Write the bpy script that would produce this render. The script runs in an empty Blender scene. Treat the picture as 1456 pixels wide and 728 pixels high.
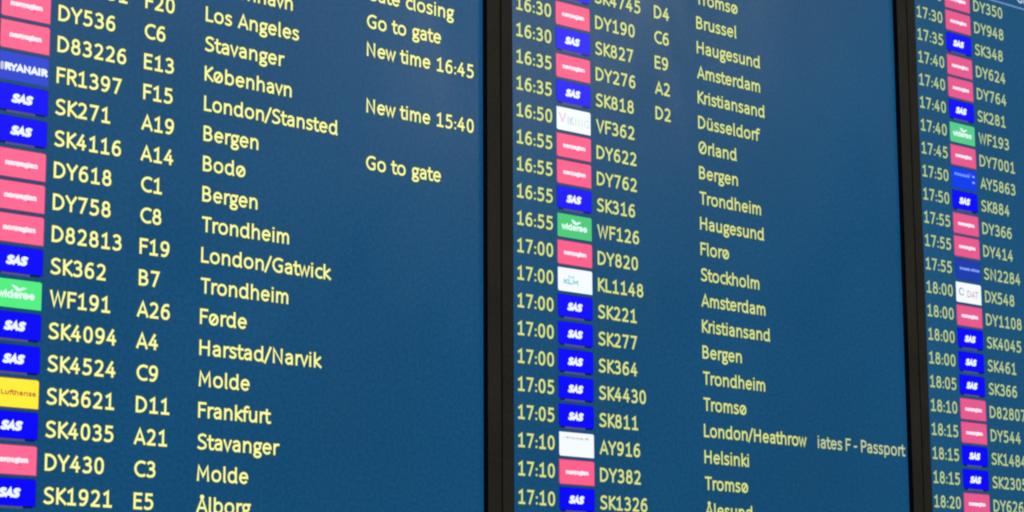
import bpy, math, random
from mathutils import Matrix, Vector

random.seed(4)
sc = bpy.context.scene
col = sc.collection

# ------------------------------------------------------------------ scale
U = 0.0315            # one timetable row in metres
Z0 = 1.6 + 21.723 * U # world height of the row origin (board y = 0)

# ------------------------------------------------------------------ camera
RX = (0.7512737, 0.0044562, -0.6599757)
RY = (0.1170685, 0.9832204, 0.1399020)
RZ = (0.6495250, -0.1823670, 0.7381460)
def b2w(v):           # board axes (right, down, away) -> world
    return Vector((v[0], v[2], -v[1]))
cx, cy, cz = b2w(RX), -b2w(RY), -b2w(RZ)
cam_data = bpy.data.cameras.new("camera")
cam = bpy.data.objects.new("camera", cam_data)
col.objects.link(cam)
cp = b2w((-35.6077005, 21.7229790, -64.0338895)) * U + Vector((0, 0, Z0))
cam.matrix_world = Matrix(((cx.x, cy.x, cz.x, cp.x), (cx.y, cy.y, cz.y, cp.y), (cx.z, cy.z, cz.z, cp.z), (0, 0, 0, 1)))
cam_data.sensor_width = 36
cam_data.lens = 3453.77 / 1456 * 36
cam_data.clip_start = 0.05
cam_data.clip_end = 100
cam_data.dof.use_dof = True
cam_data.dof.focus_distance = 2.7
cam_data.dof.aperture_fstop = 40
sc.camera = cam
sc.cycles.pixel_filter_type = 'BLACKMAN_HARRIS'
sc.cycles.filter_width = 2.15

# ------------------------------------------------------------------ world, lamps, exposure
w = bpy.data.worlds.new("World")
sc.world = w
w.use_nodes = True
w.node_tree.nodes["Background"].inputs[0].default_value = (0.9, 0.88, 0.8, 1)
w.node_tree.nodes["Background"].inputs[1].default_value = 0.05
sc.view_settings.view_transform = 'Standard'
sc.view_settings.look = 'None'
sc.view_settings.exposure = 0
sc.view_settings.gamma = 1

def ceiling_lamp(loc, target, sx, sy, power, color):
    d = bpy.data.lights.new("ceiling_light_panel", 'AREA')
    d.shape = 'RECTANGLE'; d.size = sx; d.size_y = sy; d.energy = power; d.color = color
    o = bpy.data.objects.new("ceiling_light_panel", d)
    col.objects.link(o)
    o.location = loc
    o.rotation_euler = (Vector(target) - Vector(loc)).to_track_quat('-Z', 'Y').to_euler()
    return o
# the hall ceiling lights whose glow lies over the upper part of the matt screens
ceiling_lamp((2.3, -4.4, 4.3), (0.3, 0, 2.3), 1.5, 0.8, 9.0, (1.0, 0.87, 0.72))
ceiling_lamp((4.6, -4.2, 4.1), (0.9, 0, 2.2), 1.3, 0.8, 8, (1.0, 0.87, 0.72))

# ------------------------------------------------------------------ materials
def lin(c):
    return tuple(((v / 255) / 12.92 if v <= 10.3 else ((v / 255 + 0.055) / 1.055) ** 2.4) for v in c)
_m = {}
def emit(rgb, strength=1.0, mottled=0.0, name="lit_pixels"):
    """what the display gives off, behind a matt plastic film"""
    key = (rgb, strength, mottled)
    if key in _m: return _m[key]
    m = bpy.data.materials.new(name); m.use_nodes = True
    nt = m.node_tree; b = nt.nodes["Principled BSDF"]
    b.inputs["Base Color"].default_value = (0.008, 0.008, 0.009, 1)
    b.inputs["Roughness"].default_value = 0.27
    b.inputs["Specular IOR Level"].default_value = 0.5
    c = (*lin(rgb), 1)
    b.inputs["Emission Strength"].default_value = strength
    if mottled:
        tc = nt.nodes.new("ShaderNodeTexCoord")
        n1 = nt.nodes.new("ShaderNodeTexNoise"); n1.inputs["Scale"].default_value = 260; n1.inputs["Detail"].default_value = 3
        n2 = nt.nodes.new("ShaderNodeTexNoise"); n2.inputs["Scale"].default_value = 3.0; n2.inputs["Detail"].default_value = 2
        nt.links.new(tc.outputs["Object"], n1.inputs["Vector"]); nt.links.new(tc.outputs["Object"], n2.inputs["Vector"])
        r1 = nt.nodes.new("ShaderNodeMapRange"); r1.inputs[1].default_value = .25; r1.inputs[2].default_value = .75
        r1.inputs[3].default_value = 1 - mottled; r1.inputs[4].default_value = 1 + mottled
        r2 = nt.nodes.new("ShaderNodeMapRange"); r2.inputs[1].default_value = .25; r2.inputs[2].default_value = .75
        r2.inputs[3].default_value = 1 - mottled * .5; r2.inputs[4].default_value = 1 + mottled * .5
        nt.links.new(n1.outputs["Fac"], r1.inputs[0]); nt.links.new(n2.outputs["Fac"], r2.inputs[0])
        mu = nt.nodes.new("ShaderNodeMath"); mu.operation = 'MULTIPLY'
        nt.links.new(r1.outputs[0], mu.inputs[0]); nt.links.new(r2.outputs[0], mu.inputs[1])
        # slight colour mottling as well
        n3 = nt.nodes.new("ShaderNodeTexNoise"); n3.inputs["Scale"].default_value = 170; n3.inputs["Detail"].default_value = 2
        nt.links.new(tc.outputs["Object"], n3.inputs["Vector"])
        mx = nt.nodes.new("ShaderNodeMix"); mx.data_type = 'RGBA'
        nt.links.new(n3.outputs["Fac"], mx.inputs[0])
        k = mottled
        mx.inputs[6].default_value = (c[0] * (1 + k * 2.2) + .002, c[1] * (1 - k * .5), c[2], 1)
        mx.inputs[7].default_value = (c[0] * (1 - k * 2.2), c[1] * (1 + k * .5), c[2], 1)
        sv = nt.nodes.new("ShaderNodeVectorMath"); sv.operation = 'SCALE'
        nt.links.new(mx.outputs[2], sv.inputs[0]); nt.links.new(mu.outputs[0], sv.inputs["Scale"])
        nt.links.new(sv.outputs[0], b.inputs["Emission Color"])
        # wiped, slightly dusty film: the gloss is uneven
        n4 = nt.nodes.new("ShaderNodeTexNoise"); n4.inputs["Scale"].default_value = 5.5; n4.inputs["Detail"].default_value = 5; n4.inputs["Distortion"].default_value = 1.2
        mp = nt.nodes.new("ShaderNodeMapping"); mp.inputs["Scale"].default_value = (1.0, 1.0, .55); mp.inputs["Rotation"].default_value = (0, .5, 0)
        nt.links.new(tc.outputs["Object"], mp.inputs[0]); nt.links.new(mp.outputs[0], n4.inputs["Vector"])
        r4 = nt.nodes.new("ShaderNodeMapRange"); r4.inputs[1].default_value = .3; r4.inputs[2].default_value = .7
        r4.inputs[3].default_value = .215; r4.inputs[4].default_value = .335
        nt.links.new(n4.outputs["Fac"], r4.inputs[0]); nt.links.new(r4.outputs[0], b.inputs["Roughness"])
    else:
        b.inputs["Emission Color"].default_value = c
    _m[key] = m
    return m

def plastic(name, rgb, rough, bump=0.0):
    m = bpy.data.materials.new(name); m.use_nodes = True
    nt = m.node_tree; b = nt.nodes["Principled BSDF"]
    b.inputs["Roughness"].default_value = rough
    tc = nt.nodes.new("ShaderNodeTexCoord")
    n = nt.nodes.new("ShaderNodeTexNoise"); n.inputs["Scale"].default_value = 260; n.inputs["Detail"].default_value = 4
    n2 = nt.nodes.new("ShaderNodeTexNoise"); n2.inputs["Scale"].default_value = 14; n2.inputs["Detail"].default_value = 3
    nt.links.new(tc.outputs["Object"], n.inputs["Vector"]); nt.links.new(tc.outputs["Object"], n2.inputs["Vector"])
    ad = nt.nodes.new("ShaderNodeMath"); ad.operation = 'ADD'
    nt.links.new(n.outputs["Fac"], ad.inputs[0]); nt.links.new(n2.outputs["Fac"], ad.inputs[1])
    mr = nt.nodes.new("ShaderNodeMapRange"); mr.inputs[1].default_value = .72; mr.inputs[2].default_value = 1.3
    nt.links.new(ad.outputs[0], mr.inputs[0])
    mx = nt.nodes.new("ShaderNodeMix"); mx.data_type = 'RGBA'
    mx.inputs[6].default_value = (rgb[0] * .78, rgb[1] * .78, rgb[2] * .8, 1)
    mx.inputs[7].default_value = (rgb[0] * 1.2, rgb[1] * 1.2, rgb[2] * 1.15, 1)
    nt.links.new(mr.outputs[0], mx.inputs[0]); nt.links.new(mx.outputs[2], b.inputs["Base Color"])
    if bump:
        bp = nt.nodes.new("ShaderNodeBump"); bp.inputs["Strength"].default_value = bump; bp.inputs["Distance"].default_value = .0004
        nt.links.new(n.outputs["Fac"], bp.inputs["Height"]); nt.links.new(bp.outputs[0], b.inputs["Normal"])
    return m
BEZEL = plastic("black_powder_coat", (0.150, 0.158, 0.138), 0.6, .3)
GASKET = plastic("black_rubber", (0.004, 0.004, 0.004), 0.9)
SHELL = plastic("black_sheet_metal", (0.02, 0.02, 0.019), 0.5, .2)

# ------------------------------------------------------------------ single-stroke lettering (capital height = 1)
def E(cx, cy, rx, ry, a0, a1, n=None, p=2.0):
    n = n or max(5, int(abs(a1 - a0) / 18))
    out = []
    for i in range(n + 1):
        a = math.radians(a0 + (a1 - a0) * i / n); c, s = math.cos(a), math.sin(a)
        out.append((cx + rx * math.copysign(abs(c) ** (2 / p), c), cy + ry * math.copysign(abs(s) ** (2 / p), s)))
    return out
def O(cx, cy, rx, ry, p=2.25):
    return ('o', E(cx, cy, rx, ry, 0, 360, 22, p)[:-1])
def S(*pts, n=4):      # smooth curve through points
    P = [(2 * pts[0][0] - pts[1][0], 2 * pts[0][1] - pts[1][1]), *pts, (2 * pts[-1][0] - pts[-2][0], 2 * pts[-1][1] - pts[-2][1])]
    out = []
    for i in range(1, len(P) - 2):
        p0, p1, p2, p3 = P[i - 1:i + 3]
        for k in range(n):
            t = k / n
            out.append(tuple(.5 * (2 * p1[j] + (p2[j] - p0[j]) * t + (2 * p0[j] - 5 * p1[j] + 4 * p2[j] - p3[j]) * t * t + (3 * p1[j] - p0[j] - 3 * p2[j] + p3[j]) * t ** 3) for j in (0, 1)))
    out.append(tuple(pts[-1]))
    return out
def dot(x, y): return ('d', (x, y))
X_ = .72; A_ = 1.03
six = [O(.28, .30, .28, .30), S((.50, .975), (.37, 1.0), (.20, .93), (.06, .72), (0, .48), (.005, .30))]
def flip(paths, w, h):
    r = []
    for q in paths:
        if isinstance(q, tuple) and q[0] in 'od' and isinstance(q[0], str): r.append((q[0], [(w - x, h - y) for x, y in q[1]]))
        else: r.append([(w - x, h - y) for x, y in q])
    return r
arch = S((0, .46), (.08, .62), (.25, .72), (.41, .63), (.46, .44), (.46, .2), (.46, 0))
ush = S((0, .72), (0, .5), (0, .24), (.07, .05), (.22, 0), (.38, .09), (.46, .26))
esh = [(.02, .38), (.52, .38)] + E(.27, .36, .265, .36, 8, 312)[1:]
aa = [S((.04, .64), (.20, .72), (.37, .66), (.43, .48), (.43, .2), (.43, 0)), S((.43, .42), (.24, .42), (.05, .33), (.01, .17), (.13, .01), (.31, .04), (.43, .17))]
Scap = S((.48, .93), (.36, .995), (.22, .995), (.07, .91), (.02, .76), (.09, .61), (.26, .51), (.43, .40), (.51, .25), (.45, .08), (.27, 0), (.12, 0), (-.01, .07))
ssm = S((.37, .66), (.22, .72), (.07, .68), (.03, .54), (.12, .42), (.28, .34), (.39, .20), (.32, .04), (.15, 0), (0, .06))
G = {  # width, left bearing, right bearing, paths
 '0': (.56, .19, .19, [O(.28, .5, .28, .5, 2.4)]),
 '1': (.54, .22, .18, [[(.02, .83), (.28, 1.0), (.28, 0)], [(0, 0), (.54, 0)]]),
 '2': (.56, .19, .19, [S((.03, .90), (.14, .98), (.28, 1.0), (.46, .92), (.52, .74), (.45, .52), (.28, .29), (.02, .02)), [(0, 0), (.57, 0)]]),
 '3': (.52, .20, .20, [S((.02, .92), (.15, .995), (.28, .995), (.44, .91), (.48, .76), (.41, .60), (.20, .53)), S((.20, .53), (.40, .49), (.52, .36), (.52, .20), (.42, .05), (.22, 0), (.08, 0), (-.02, .06))]),
 '4': (.60, .16, .19, [[(.40, 1.0), (0, .29), (.60, .27)], [(.44, .60), (.44, 0)]]),
 '5': (.54, .20, .20, [[(.50, 1), (.09, 1)] + S((.08, .8), (.07, .58), (.22, .61), (.40, .57), (.53, .43), (.53, .22), (.41, .05), (.22, 0), (.08, 0), (-.02, .06))]),
 '6': (.56, .19, .19, six),
 '7': (.56, .19, .19, [[(0, 1), (.55, 1), (.18, 0)]]),
 '8': (.56, .19, .19, [O(.28, .765, .225, .235), O(.28, .27, .28, .27)]),
 '9': (.56, .19, .19, flip(six, .56, 1.0)),
 ':': (.0, .18, .17, [dot(0, .04), dot(0, .52)]),
 '/': (.42, .03, .05, [[(0, -.10), (.42, 1.05)]]),
 '-': (.26, .16, .16, [[(0, .38), (.26, .40)]]),
 ' ': (.0, .22, .22, []),
 'A': (.66, .07, .07, [[(0, 0), (.33, 1), (.66, 0)], [(.10, .28), (.56, .28)]]),
 'Å': (.66, .07, .07, [[(0, 0), (.33, 1), (.66, 0)], [(.10, .28), (.56, .28)], O(.33, 1.08, .075, .075)]),
 'B': (.52, .20, .15, [[(0, 0), (0, 1), (.22, 1)] + E(.22, .76, .24, .24, 80, -90) + [(0, .52)], [(.24, .52)] + E(.24, .26, .28, .26, 80, -90) + [(0, 0)]]),
 'C': (.60, .16, .10, [E(.43, .5, .43, .5, 62, 298)]),
 'D': (.63, .20, .14, [('o', [(0, 0), (0, 1), (.18, 1)] + E(.18, .5, .45, .5, 80, -80) + [(.18, 0)])]),
 'E': (.44, .20, .14, [[(.46, 1), (0, 1), (0, 0), (.46, 0)], [(0, .53), (.40, .53)]]),
 'F': (.42, .20, .10, [[(.46, 1), (0, 1), (0, 0)], [(0, .52), (.40, .52)]]),
 'G': (.64, .15, .16, [E(.43, .5, .43, .5, 58, 270) + [(.60, .05), (.64, .10), (.64, .47), (.46, .47)]]),
 'H': (.60, .20, .20, [[(0, 0), (0, 1)], [(.60, 0), (.60, 1)], [(0, .53), (.60, .53)]]),
 'I': (.0, .20, .20, [[(0, 0), (0, 1)]]),
 'K': (.50, .18, .03, [[(0, 0), (0, 1)], [(.48, 1), (.03, .52), (.53, 0)]]),
 'L': (.42, .20, .08, [[(0, 1), (0, 0), (.43, 0)]]),
 'M': (.74, .18, .18, [[(0, 0), (.05, 1), (.37, .30), (.69, 1), (.74, 0)]]),
 'N': (.58, .20, .20, [[(0, 0), (0, 1), (.58, 0), (.58, 1)]]),
 'O': (.72, .15, .15, [O(.36, .5, .36, .5)]),
 'P': (.50, .20, .08, [[(0, 0), (0, 1), (.22, 1)] + E(.22, .73, .29, .27, 80, -90) + [(0, .46)]]),
 'R': (.50, .20, .07, [[(0, 0), (0, 1), (.20, 1)] + E(.20, .75, .28, .25, 80, -90) + [(0, .50)], [(.22, .50), (.52, 0)]]),
 'S': (.50, .14, .14, [Scap]),
 'T': (.58, .06, .05, [[(0, 1), (.58, 1)], [(.29, 1), (.29, 0)]]),
 'V': (.62, .06, .06, [[(0, 1), (.31, 0), (.62, 1)]]),
 'W': (.90, .06, .08, [[(0, 1), (.22, 0), (.45, .95), (.68, 0), (.90, 1)]]),
 'X': (.58, .07, .07, [[(0, 1), (.58, 0)], [(.58, 1), (0, 0)]]),
 'Y': (.62, .08, .08, [[(0, 1), (.31, .46), (.62, 1)], [(.31, .46), (.31, 0)]]),
 'Ø': (.70, .15, .15, [O(.35, .5, .35, .5), [(.10, .12), (.60, .88)]]),
 'a': (.43, .13, .17, aa),
 'b': (.52, .17, .13, [[(0, 0), (0, A_)], O(.26, .36, .26, .36)]),
 'c': (.40, .13, .07, [E(.30, .36, .30, .36, 62, 298)]),
 'd': (.53, .13, .17, [[(.52, A_), (.52, .04), (.57, -.01)], O(.26, .36, .26, .36)]),
 'e': (.52, .13, .12, [esh]),
 'f': (.32, .06, .02, [S((.40, 1.0), (.28, 1.03), (.15, .94), (.12, .75), (.12, .4), (.12, 0)), [(-.03, .68), (.34, .68)]]),
 'g': (.46, .12, .07, [O(.22, .48, .20, .235), [(.28, .70), (.50, .71)], S((.10, .26), (.03, .15), (.12, .07), (.32, .03), (.44, -.05), (.46, -.17), (.36, -.28), (.20, -.31), (.05, -.26), (0, -.14), (.08, -.02), (.16, .05))]),
 'h': (.46, .17, .16, [[(0, 0), (0, A_)], arch]),
 'i': (.0, .17, .17, [[(0, 0), (0, .72)], dot(0, .99)]),
 'j': (.0, .17, .17, [[(0, -.2), (0, .72)], dot(0, .99)]),
 'k': (.42, .17, .04, [[(0, 0), (0, A_)], [(.40, .72), (.03, .38), (.44, 0)]]),
 'l': (.02, .17, .16, [[(0, A_), (0, .04), (.05, -.01)]]),
 'm': (.78, .17, .16, [[(0, 0), (0, .72)], S((0, .46), (.07, .62), (.20, .72), (.34, .63), (.39, .46), (.39, .2), (.39, 0)), S((.39, .46), (.46, .62), (.59, .72), (.73, .63), (.78, .46), (.78, .2), (.78, 0))]),
 'n': (.46, .17, .16, [[(0, 0), (0, .72)], arch]),
 'o': (.56, .13, .13, [O(.28, .36, .28, .36)]),
 'ø': (.56, .13, .13, [O(.28, .36, .28, .36), [(.09, .08), (.47, .64)]]),
 'p': (.52, .17, .13, [[(0, -.28), (0, .72)], O(.26, .36, .26, .36)]),
 'r': (.27, .17, .02, [[(0, 0), (0, .72)], S((0, .46), (.08, .64), (.20, .71), (.30, .71))]),
 's': (.39, .11, .11, [ssm]),
 't': (.30, .05, .06, [S((.11, .94), (.11, .6), (.11, .28), (.16, .05), (.26, 0), (.36, .03)), [(-.03, .68), (.34, .68)]]),
 'u': (.46, .17, .17, [ush, [(.46, .72), (.46, 0)]]),
 'ü': (.46, .17, .17, [ush, [(.46, .72), (.46, 0)], dot(.11, .97), dot(.35, .97)]),
 'v': (.46, .05, .05, [[(0, .72), (.23, 0), (.46, .72)]]),
 'w': (.72, .05, .05, [[(0, .72), (.18, 0), (.36, .68), (.54, 0), (.72, .72)]]),
 'x': (.44, .05, .05, [[(0, .72), (.44, 0)], [(.44, .72), (0, 0)]]),
 'y': (.46, .05, .05, [[(0, .72), (.24, 0)], [(.46, .72), (.14, -.28)]]),
}
def _wide(g, k):
    wd, l, r, ps = g
    f = lambda q: ('d', (q[1][0] * k, q[1][1])) if isinstance(q[0], str) and q[0] == 'd' else (('o', [(x * k, y) for x, y in q[1]]) if isinstance(q[0], str) else [(x * k, y) for x, y in q])
    return (wd * k, l * k, r * k, [f(q) for q in ps])
for _c in list(G):
    G[_c] = _wide(G[_c], 1.03 if _c.isdigit() or _c == ':' else (1.20 if _c.isupper() else (1.222 if _c.isalpha() else 1.15)))
def text_width(s, track=0.0):
    x = 0
    for i, ch in enumerate(s):
        wd, l, r, _ = G[ch]
        x += (l if i else 0) + wd + (r if i < len(s) - 1 else 0) + (track if i < len(s) - 1 else 0)
    return x

def ribbon(pts, hw, closed, V, F, mat, y, mats):
    n = len(pts)
    if not closed:   # square ends
        def ext(a, b, k):
            d = math.hypot(a[0] - b[0], a[1] - b[1]) or 1
            return (a[0] + (a[0] - b[0]) / d * k, a[1] + (a[1] - b[1]) / d * k)
        pts = list(pts); pts[0] = ext(pts[0], pts[1], hw * .85); pts[-1] = ext(pts[-1], pts[-2], hw * .85)
    base = len(V)
    for i in range(n):
        a = pts[i - 1] if (i or closed) else None
        c = pts[(i + 1) % n] if (i < n - 1 or closed) else None
        b = pts[i]
        d1 = d2 = None
        if a: L = math.hypot(b[0] - a[0], b[1] - a[1]) or 1; d1 = ((b[0] - a[0]) / L, (b[1] - a[1]) / L)
        if c: L = math.hypot(c[0] - b[0], c[1] - b[1]) or 1; d2 = ((c[0] - b[0]) / L, (c[1] - b[1]) / L)
        d1 = d1 or d2; d2 = d2 or d1
        n1 = (-d1[1], d1[0]); n2 = (-d2[1], d2[0])
        mx, my = n1[0] + n2[0], n1[1] + n2[1]
        L = math.hypot(mx, my)
        if L < .5: mx, my, s = n1[0], n1[1], 1.0
        else:
            mx /= L; my /= L; s = min(1.9, 1 / max(.1, mx * n1[0] + my * n1[1]))
        V.append((b[0] + mx * hw * s, y, b[1] + my * hw * s)); V.append((b[0] - mx * hw * s, y, b[1] - my * hw * s))
    for i in range(n if closed else n - 1):
        j = (i + 1) % n
        F.append((base + 2 * i, base + 2 * i + 1, base + 2 * j + 1, base + 2 * j)); mats.append(mat)

def text_mesh(name, s, x, yb, size, hw, fringe, materials, depth, track=0.0, fit=None, shear=0.0, sx=1.0):
    """x, yb: left edge and baseline in rows; size: capital centre-line height; hw: half stroke; all in rows"""
    if fit:
        sx = (fit - 2 * hw) / (text_width(s, track) * size)
    V, F, M = [], [], []
    cur = x + hw
    step = 0
    for i, ch in enumerate(s):
        wd, l, r, paths = G[ch]
        if i: cur += l * size * sx
        for q in paths:
            step += 1
            dy = -(step % 3) * 0.00003
            if isinstance(q, tuple) and q[0] == 'd':
                px, py = q[1]; k = hw / size * .82
                loop = [(px - k * .02, py - k), (px - k * .02, py + k)]
                pts = loop; closed = False
                h2 = hw * 1.0
                pts = [(cur + (a * sx + b * shear) * size, -(-yb) * 1.0 + b * size) for a, b in [(px, py - .001), (px, py + .001)]]
            else:
                closed = isinstance(q, tuple) and q[0] == 'o'
                src = q[1] if closed else q
                pts = [(cur + (a * sx + b * shear) * size, yb + b * size) for a, b in src]
            pts = [(a * U, b * U) for a, b in pts]
            if fringe: ribbon(pts, (hw + fringe) * U, closed, V, F, 1, -depth + dy * .3, M)
            ribbon(pts, hw * U, closed, V, F, 0, -depth - (0.00016 if fringe else 0) + dy, M)
        cur += (wd * sx + (r + track) * sx) * size
    me = bpy.data.meshes.new(name)
    me.from_pydata(V, [], F); me.polygons.foreach_set("material_index", M)
    for m in materials: me.materials.append(m)
    me.update()
    return me

def link(name, me, parent=None, loc=(0, 0, 0), label=None):
    o = bpy.data.objects.new(name, me); col.objects.link(o)
    o.parent = parent; o.location = loc
    if label: o["label"] = label
    return o

def plate(name, x0, x1, y0, y1, r, depth, mat, fringe=None, rcorners=(1, 1, 1, 1)):
    """flat lit rectangle on the display, y down, in rows; corners tl, tr, br, bl"""
    V, F, M = [], [], []
    def loop(g, d, mi):
        a0, a1, b0, b1 = x0 - g, x1 + g, y0 - g, y1 + g
        b = len(V); rr = [max(.004, (r + g) * k) for k in rcorners]
        spec = [(a0 + rr[0], b0 + rr[0], 180, 270, rr[0]), (a1 - rr[1], b0 + rr[1], 270, 360, rr[1]), (a1 - rr[2], b1 - rr[2], 0, 90, rr[2]), (a0 + rr[3], b1 - rr[3], 90, 180, rr[3])]
        for cx_, cy_, s0, s1, q in spec:
            for k in range(5):
                t = math.radians(s0 + (s1 - s0) * k / 4)
                V.append(((cx_ + q * math.cos(t)) * U, -d, -(cy_ + q * math.sin(t)) * U))
        F.append(tuple(range(b + 19, b - 1, -1))); M.append(mi)
    if fringe: loop(.028, depth - .00012, 1)
    loop(0, depth, 0)
    me = bpy.data.meshes.new(name); me.from_pydata(V, [], F); me.polygons.foreach_set("material_index", M)
    me.materials.append(mat)
    if fringe: me.materials.append(fringe)
    me.update()
    return me

def box_mesh(name, boxes, mat, bevel=0.0):
    import bmesh
    bm = bmesh.new()
    for (x0, x1, y0, y1, z0, z1) in boxes:
        vs = [bm.verts.new((x, y, z)) for x in (x0, x1) for y in (y0, y1) for z in (z0, z1)]
        for f in ((0, 1, 3, 2), (4, 6, 7, 5), (0, 4, 5, 1), (2, 3, 7, 6), (0, 2, 6, 4), (1, 5, 7, 3)):
            bm.faces.new([vs[i] for i in f])
    if bevel:
        bmesh.ops.bevel(bm, geom=bm.edges[:], offset=bevel, segments=2, affect='EDGES', profile=.5)
    me = bpy.data.meshes.new(name); bm.to_mesh(me); bm.free(); me.materials.append(mat)
    return me

# ------------------------------------------------------------------ timetable data
P_, Rr, B_, W_, K_, L_, V_, Y_, Q_, N_, D_ = 'pink', 'harp', 'blue', 'green', 'crown', 'gold', 'viking', 'white', 'azure', 'navy', 'swirl'
LEFT = [  # row, tile, flight, gate, destination, status
 (-3, None, None, None, None, 'Gate closing'),
 (-2, None, None, None, 'København', 'Go to gate'),
 (-1, P_, 'DY7051', 'F20', 'Los Angeles', 'New time 16:45'),
 (0, P_, 'DY536', 'C6', 'Stavanger', None),
 (1, P_, 'D83226', 'E13', 'København', 'New time 15:40'),
 (2, Rr, 'FR1397', 'F15', 'London/Stansted', None),
 (3, B_, 'SK271', 'A19', 'Bergen', 'Go to gate'),
 (4, B_, 'SK4116', 'A14', 'Bodø', None),
 (5, P_, 'DY618', 'C1', 'Bergen', None),
 (6, P_, 'DY758', 'C8', 'Trondheim', None),
 (7, P_, 'D82813', 'F19', 'London/Gatwick', None),
 (8, B_, 'SK362', 'B7', 'Trondheim', None),
 (9, W_, 'WF191', 'A26', 'Førde', None),
 (10, B_, 'SK4094', 'A4', 'Harstad/Narvik', None),
 (11, B_, 'SK4524', 'C9', 'Molde', None),
 (12, L_, 'SK3621', 'D11', 'Frankfurt', None),
 (13, B_, 'SK4035', 'A21', 'Stavanger', None),
 (14, P_, 'DY430', 'C3', 'Molde', None),
 (15, B_, 'SK1921', 'E5', 'Ålborg', None)]
MIDDLE = [  # row, time, tile, flight, gate, destination
 (-2, None, None, None, None, 'Tromsø'),
 (-1, None, B_, 'SK4745', 'D4', 'Brussel'),
 (0, '16:30', P_, 'DY190', 'C6', 'Haugesund'),
 (1, '16:30', B_, 'SK827', 'E9', 'Amsterdam'),
 (2, '16:35', P_, 'DY276', 'A2', 'Kristiansand'),
 (3, '16:35', B_, 'SK818', 'D2', 'Düsseldorf'),
 (4, '16:50', V_, 'VF362', None, 'Ørland'),
 (5, '16:55', P_, 'DY622', None, 'Bergen'),
 (6, '16:55', P_, 'DY762', None, 'Trondheim'),
 (7, '16:55', B_, 'SK316', None, 'Haugesund'),
 (8, '16:55', W_, 'WF126', None, 'Florø'),
 (9, '17:00', P_, 'DY820', None, 'Stockholm'),
 (10, '17:00', K_, 'KL1148', None, 'Amsterdam'),
 (11, '17:00', B_, 'SK221', None, 'Kristiansand'),
 (12, '17:00', B_, 'SK277', None, 'Bergen'),
 (13, '17:00', B_, 'SK364', None, 'Trondheim'),
 (14, '17:05', B_, 'SK4430', None, 'Tromsø'),
 (15, '17:05', B_, 'SK811', None, 'London/Heathrow'),
 (16, '17:10', Y_, 'AY916', None, 'Helsinki'),
 (17, '17:10', P_, 'DY382', None, 'Tromsø'),
 (18, '17:10', B_, 'SK1326', None, 'Ålesund')]
RIGHT = [
 (0, '17:30', P_, 'DY350'), (1, '17:30', P_, 'DY948'), (2, '17:35', B_, 'SK348'), (3, '17:40', P_, 'DY624'),
 (4, '17:40', P_, 'DY764'), (5, '17:40', B_, 'SK281'), (6, '17:40', W_, 'WF193'), (7, '17:45', P_, 'DY7001'),
 (8, '17:50', Q_, 'AY5863'), (9, '17:50', B_, 'SK884'), (10, '17:55', P_, 'DY366'), (11, '17:55', P_, 'DY414'),
 (12, '17:55', N_, 'SN2284'), (13, '18:00', D_, 'DX548'), (14, '18:00', P_, 'DY1108'), (15, '18:00', B_, 'SK4045'),
 (16, '18:00', B_, 'SK461'), (17, '18:05', B_, 'SK366'), (18, '18:10', P_, 'D82807'), (19, '18:15', P_, 'DY544'),
 (20, '18:15', B_, 'SK1484'), (21, '18:15', B_, 'SK2305'), (22, '18:20', P_, 'DY626')]

# ------------------------------------------------------------------ colours of each display, viewing-angle dimming painted into them
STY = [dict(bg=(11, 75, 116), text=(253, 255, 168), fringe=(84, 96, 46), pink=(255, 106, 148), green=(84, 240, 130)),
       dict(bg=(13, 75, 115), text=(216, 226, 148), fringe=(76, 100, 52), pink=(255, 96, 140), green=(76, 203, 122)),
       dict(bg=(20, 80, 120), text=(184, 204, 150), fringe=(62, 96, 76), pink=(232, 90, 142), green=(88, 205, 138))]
WHITE = (246, 252, 255)
CAP = .434; HW = .0395
T_DEPTH = .0004; TILE_DEPTH = .0003; L_DEPTH = .0006

NUDGE = {'Harstad/Narvik': .16, 'London/Gatwick': .11, 'London/Stansted': -.06, 'New time 16:45': -.09, 'New time 15:40': -.09, 'Stavanger': .06}  # rows
def put_text(name, s, X, row, st, mon, label, size=CAP, hw=HW, fit=None, color=None, track=0.0, base=.69, space=1.0):
    if s in NUDGE: fit = text_width(s) * size + 2 * hw + NUDGE[s]
    keep = G[' ']; G[' '] = (0, keep[1] * space, keep[2] * space, [])
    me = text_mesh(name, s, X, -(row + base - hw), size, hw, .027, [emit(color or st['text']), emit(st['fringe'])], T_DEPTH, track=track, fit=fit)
    G[' '] = keep
    return link(name, me, mon, label=label)

def tile_mark(s, X0, X1, yc, h, hw, color, tile, row, shear=0.0, lower=False):
    """lettering inside a tile: between X0 and X1, centred on yc"""
    size = h / (.72 if lower else 1.0)
    fit = X1 - X0 - shear * h
    me = text_mesh("lettering", s, X0, -(row + yc + h / 2), size, hw, 0, [emit(color)], L_DEPTH, fit=fit, shear=shear)
    return link("lettering", me, tile)

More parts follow.
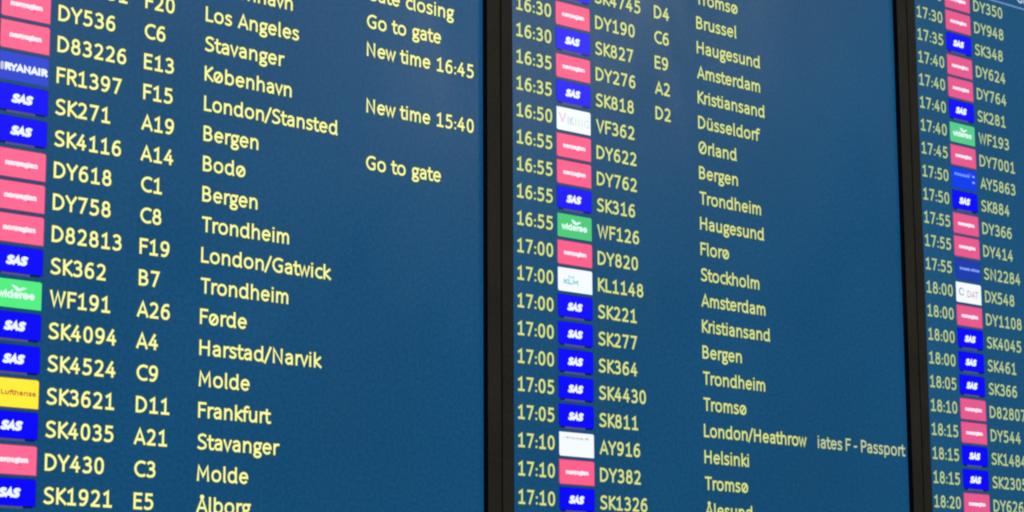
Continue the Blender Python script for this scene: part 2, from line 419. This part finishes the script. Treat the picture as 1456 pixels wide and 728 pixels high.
TILE_LABEL = {'pink': 'pink tile with thin white lettering', 'blue': 'deep blue tile with bold slanted white lettering', 'green': 'green tile with white lettering and bird emblem',
 'harp': 'royal blue tile with wide white capitals', 'crown': 'white tile with pale cyan crown and letters', 'gold': 'yellow tile with orange lettering',
 'viking': 'white tile with faint pink and grey capitals', 'white': 'white tile with a small grey line of lettering', 'azure': 'bright blue tile with pale blue lettering',
 'navy': 'dark blue tile with pale lettering', 'swirl': 'white tile with grey swirl and mauve capitals'}
TW, TH = 1.70, .86
def put_tile(kind, row, st, mon):
    bgd = {'pink': st['pink'], 'blue': (0, 0, 252), 'green': st['green'], 'harp': (46, 72, 212), 'crown': WHITE, 'gold': (255, 240, 62), 'viking': WHITE,
           'white': WHITE, 'azure': (4, 60, 238), 'navy': (26, 60, 172), 'swirl': WHITE}[kind]
    fr = {'pink': (150, 50, 96), 'blue': (8, 30, 150), 'green': (16, 96, 104), 'harp': (38, 66, 150), 'gold': (150, 90, 40), 'azure': (14, 60, 160), 'navy': (24, 62, 140)}.get(kind, (60, 90, 130))
    h = .785 if kind == 'blue' else TH
    t = link("airline_tile", plate("airline_tile", .0, TW, row, row + h, .07, TILE_DEPTH, emit(bgd), emit(fr), (.25, 1, .3, 1)), mon, label=TILE_LABEL[kind])
    if kind == 'pink':
        tile_mark('norwegian', .30, 1.42, .44, .072, .036, (255, 232, 244), t, row, lower=True)
        link("accent_mark", plate("accent_mark", 1.10, 1.17, row + .57, row + .60, .01, L_DEPTH, emit((205, 60, 105))), t)
    elif kind == 'blue':
        tile_mark('SAS', .44, 1.20, .41, .20, .048, (240, 248, 255), t, row, shear=.28)
        link("grey_strip", plate("grey_strip", .28, 1.28, row + .80, row + .875, .01, TILE_DEPTH + .0002, emit((78, 80, 132))), t)
        link("dark_strip", plate("dark_strip", .05, 1.62, row + .785, row + .850, .01, TILE_DEPTH + .0001, emit((4, 6, 96))), t)
    elif kind == 'green':
        tile_mark('widerøe', .19, 1.46, .48, .135, .032, (225, 255, 245), t, row, lower=True)
        V = [(.66, .16), (.84, .20), (.93, .27), (1.06, .21), (1.18, .24), (1.00, .33), (.90, .37), (.76, .30)]
        me = bpy.data.meshes.new("bird_emblem"); me.from_pydata([(a * U, -L_DEPTH - .0001, -(row + b) * U) for a, b in V], [], [(0, 7, 2, 1), (2, 7, 6), (2, 6, 5), (2, 5, 4, 3)]); me.materials.append(emit((225, 255, 245)))
        link("bird_emblem", me, t)
    elif kind == 'harp':
        tile_mark('RYANAIR', .17, 1.66, .45, .17, .040, (236, 246, 255), t, row)
        me = text_mesh("harp_emblem", 'O', .02, -(row + .55), .20, .035, 0, [emit((196, 196, 220))], L_DEPTH, fit=.12)
        link("harp_emblem", me, t)
    elif kind == 'crown':
        tile_mark('KLM', .28, 1.00, .50, .13, .030, (128, 208, 224), t, row)
        me = text_mesh("crown_emblem", 'M', .50, -(row + .37), .09, .024, 0, [emit((160, 224, 232))], L_DEPTH, fit=.30)
        link("crown_emblem", me, t)
    elif kind == 'gold':
        tile_mark('Lufthansa', .42, 1.60, .42, .12, .018, (206, 118, 58), t, row)
    elif kind == 'viking':
        tile_mark('V', .10, .46, .385, .31, .030, (232, 196, 216), t, row)
        tile_mark('IK', .54, .84, .46, .27, .024, (192, 212, 228), t, row)
        tile_mark('ING', .92, 1.62, .47, .26, .020, (216, 224, 228), t, row)
    elif kind == 'white':
        tile_mark('FINNAIR', .34, 1.42, .20, .06, .012, (166, 170, 172), t, row)
        tile_mark('/', .20, .26, .20, .06, .010, (190, 194, 196), t, row)
    elif kind == 'azure':
        tile_mark('FINNAIR', .18, 1.22, .27, .07, .030, (104, 156, 255), t, row)
        link("purple_mark", plate("purple_mark", 1.08, 1.36, row + .13, row + .22, .03, L_DEPTH, emit((104, 62, 236))), t)
        for q in (.20, .46):
            link("corner_mark", plate("corner_mark", 1.40, 1.56, row + q, row + q + .09, .03, L_DEPTH, emit((150, 176, 250))), t)
    elif kind == 'navy':
        tile_mark('brussels airlines', .30, 1.64, .39, .07, .020, (132, 160, 250), t, row, lower=True)
    elif kind == 'swirl':
        tile_mark('DAT', .74, 1.50, .46, .25, .024, (200, 168, 190), t, row)
        for a0, a1, c in ((100, 235, (96, 128, 126)), (255, 330, (150, 176, 176)), (20, 80, (170, 190, 190))):
            V, F, M = [], [], []
            ribbon([(x * U, y * U) for x, y in E(.36, -(row + .40), .15, .15, a0, a1)], .026 * U, False, V, F, 0, -L_DEPTH, M)
            me = bpy.data.meshes.new("swirl_arc"); me.from_pydata(V, [], F); me.materials.append(emit(c))
            link("swirl_arc", me, t)
    return t

# ------------------------------------------------------------------ monitors
PITCH = 22.946
ROW_OFF = (0.0, -3.967, -8.992)
XL, XR = -2.353, 19.40           # opening of the bezel, rows
BL, BR = -2.893, 20.040          # outer faces
YT, YB = -12.4, 26.3             # top and bottom of the picture
PROUD = .225 * U
LABELS = ["left monitor with the largest yellow text, showing New time and Go to gate notices",
          "middle monitor between two black upright bezels, listing departures from 16:30 to 17:10",
          "right monitor at the picture's edge, listing departures from 17:30 to 18:20"]
bez = None
for i in range(3):
    mon = bpy.data.objects.new("departure_monitor", None); col.objects.link(mon)
    mon.empty_display_size = .1
    mon.location = (i * PITCH * U, 0, Z0)
    mon["label"] = LABELS[i]; mon["category"] = "monitor"; mon["group"] = "departure monitors hung side by side"
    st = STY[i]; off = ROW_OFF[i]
    # display surface (rows are measured from the picture origin; each monitor's own rows start at `off`)
    me = bpy.data.meshes.new("screen_panel")
    nx, ny = 1, 1
    me.from_pydata([((XL - .3) * U, 0, -(YT - .3) * U), ((XR + .3) * U, 0, -(YT - .3) * U), ((XR + .3) * U, 0, -(YB + .3) * U), ((XL - .3) * U, 0, -(YB + .3) * U)], [], [(0, 3, 2, 1)])
    me.materials.append(emit(st['bg'], 1.0, .20, "screen_blue"))
    link("screen_panel", me, mon)
    # frame: four bars
    D0 = .03
    for nm, bx in (("side_bezel", (BL * U + .0007, XL * U, -PROUD, D0, -(YB + .5) * U, -(YT - .5) * U)), ("side_bezel", (XR * U, BR * U - .0007, -PROUD, D0, -(YB + .5) * U, -(YT - .5) * U)),
                   ("end_bezel", (BL * U + .0007, BR * U - .0007, -PROUD, D0, -(YT - .5) * U + .0002, -(YT - 1.1) * U)), ("end_bezel", (BL * U + .0007, BR * U - .0007, -PROUD, D0, -(YB + 1.1) * U, -(YB + .5) * U - .0002))):
        link(nm, box_mesh(nm, [bx], BEZEL, .0006), mon)
    g = .0007
    for ga in (XL * U, XR * U - g):
        link("gasket", box_mesh("gasket", [(ga, ga + g, -PROUD + .0005, .002, -(YB + .4) * U, -(YT - .4) * U)], GASKET), mon)
    link("rear_housing", box_mesh("rear_housing", [((BL + .3) * U, (BR - .3) * U, .031, .085, -(YB + .8) * U, -(YT - .8) * U)], SHELL, .004), mon)
    # header rule and header word
    rule = plate("header_rule", -1.95, 19.0, -9.10, -9.02, .01, T_DEPTH, emit((108, 140, 190)))
    link("header_rule", rule, mon, label="thin pale blue rule under the heading")

    if i == 0:
        for row, tile, fl, gate, dest, status in LEFT:
            y = row + off
            if tile: put_tile(tile, y, st, mon)
            if fl: put_text("flight_number", fl, 1.985, y, st, mon, "flight number " + fl)
            if gate: put_text("gate_number", gate, 5.14 if gate[0] != 'A' else 5.10, y, st, mon, "gate " + gate)
            if dest: put_text("destination", dest, 7.46, y, st, mon, "destination " + dest, hw=.0365)
            if status: put_text("status_notice", status, 14.11, y, st, mon, "notice reading " + status, hw=.0365)
    elif i == 1:
        for row, tm, tile, fl, gate, dest in MIDDLE:
            y = row + off
            if tm: put_text("departure_time", tm, -1.97, y, st, mon, "time " + tm)
            if tile: put_tile(tile, y, st, mon)
            if fl: put_text("flight_number", fl, 1.985, y, st, mon, "flight number " + fl)
            if gate: put_text("gate_number", gate, 5.10, y, st, mon, "gate " + gate)
            if dest: put_text("destination", dest, 7.42, y, st, mon, "destination " + dest, hw=.0365)
            if row == 15:
                put_text("scrolling_notice", "iates F - Passport", 13.86, y, st, mon, "notice reading iates F - Passport, cut at both ends", hw=.035, fit=5.32, space=.6, color=(190, 204, 170))
    else:
        for row, tm, tile, fl in RIGHT:
            y = row + off
            put_text("departure_time", tm, -1.97, y, st, mon, "time " + tm)
            put_tile(tile, y, st, mon)
            put_text("flight_number", fl, 1.96, y, st, mon, "flight number " + fl)
        put_text("column_heading", "Gate", 5.12, -9.0, st, mon, "pale heading Gate above the rule", color=(190, 208, 246), base=-.30)
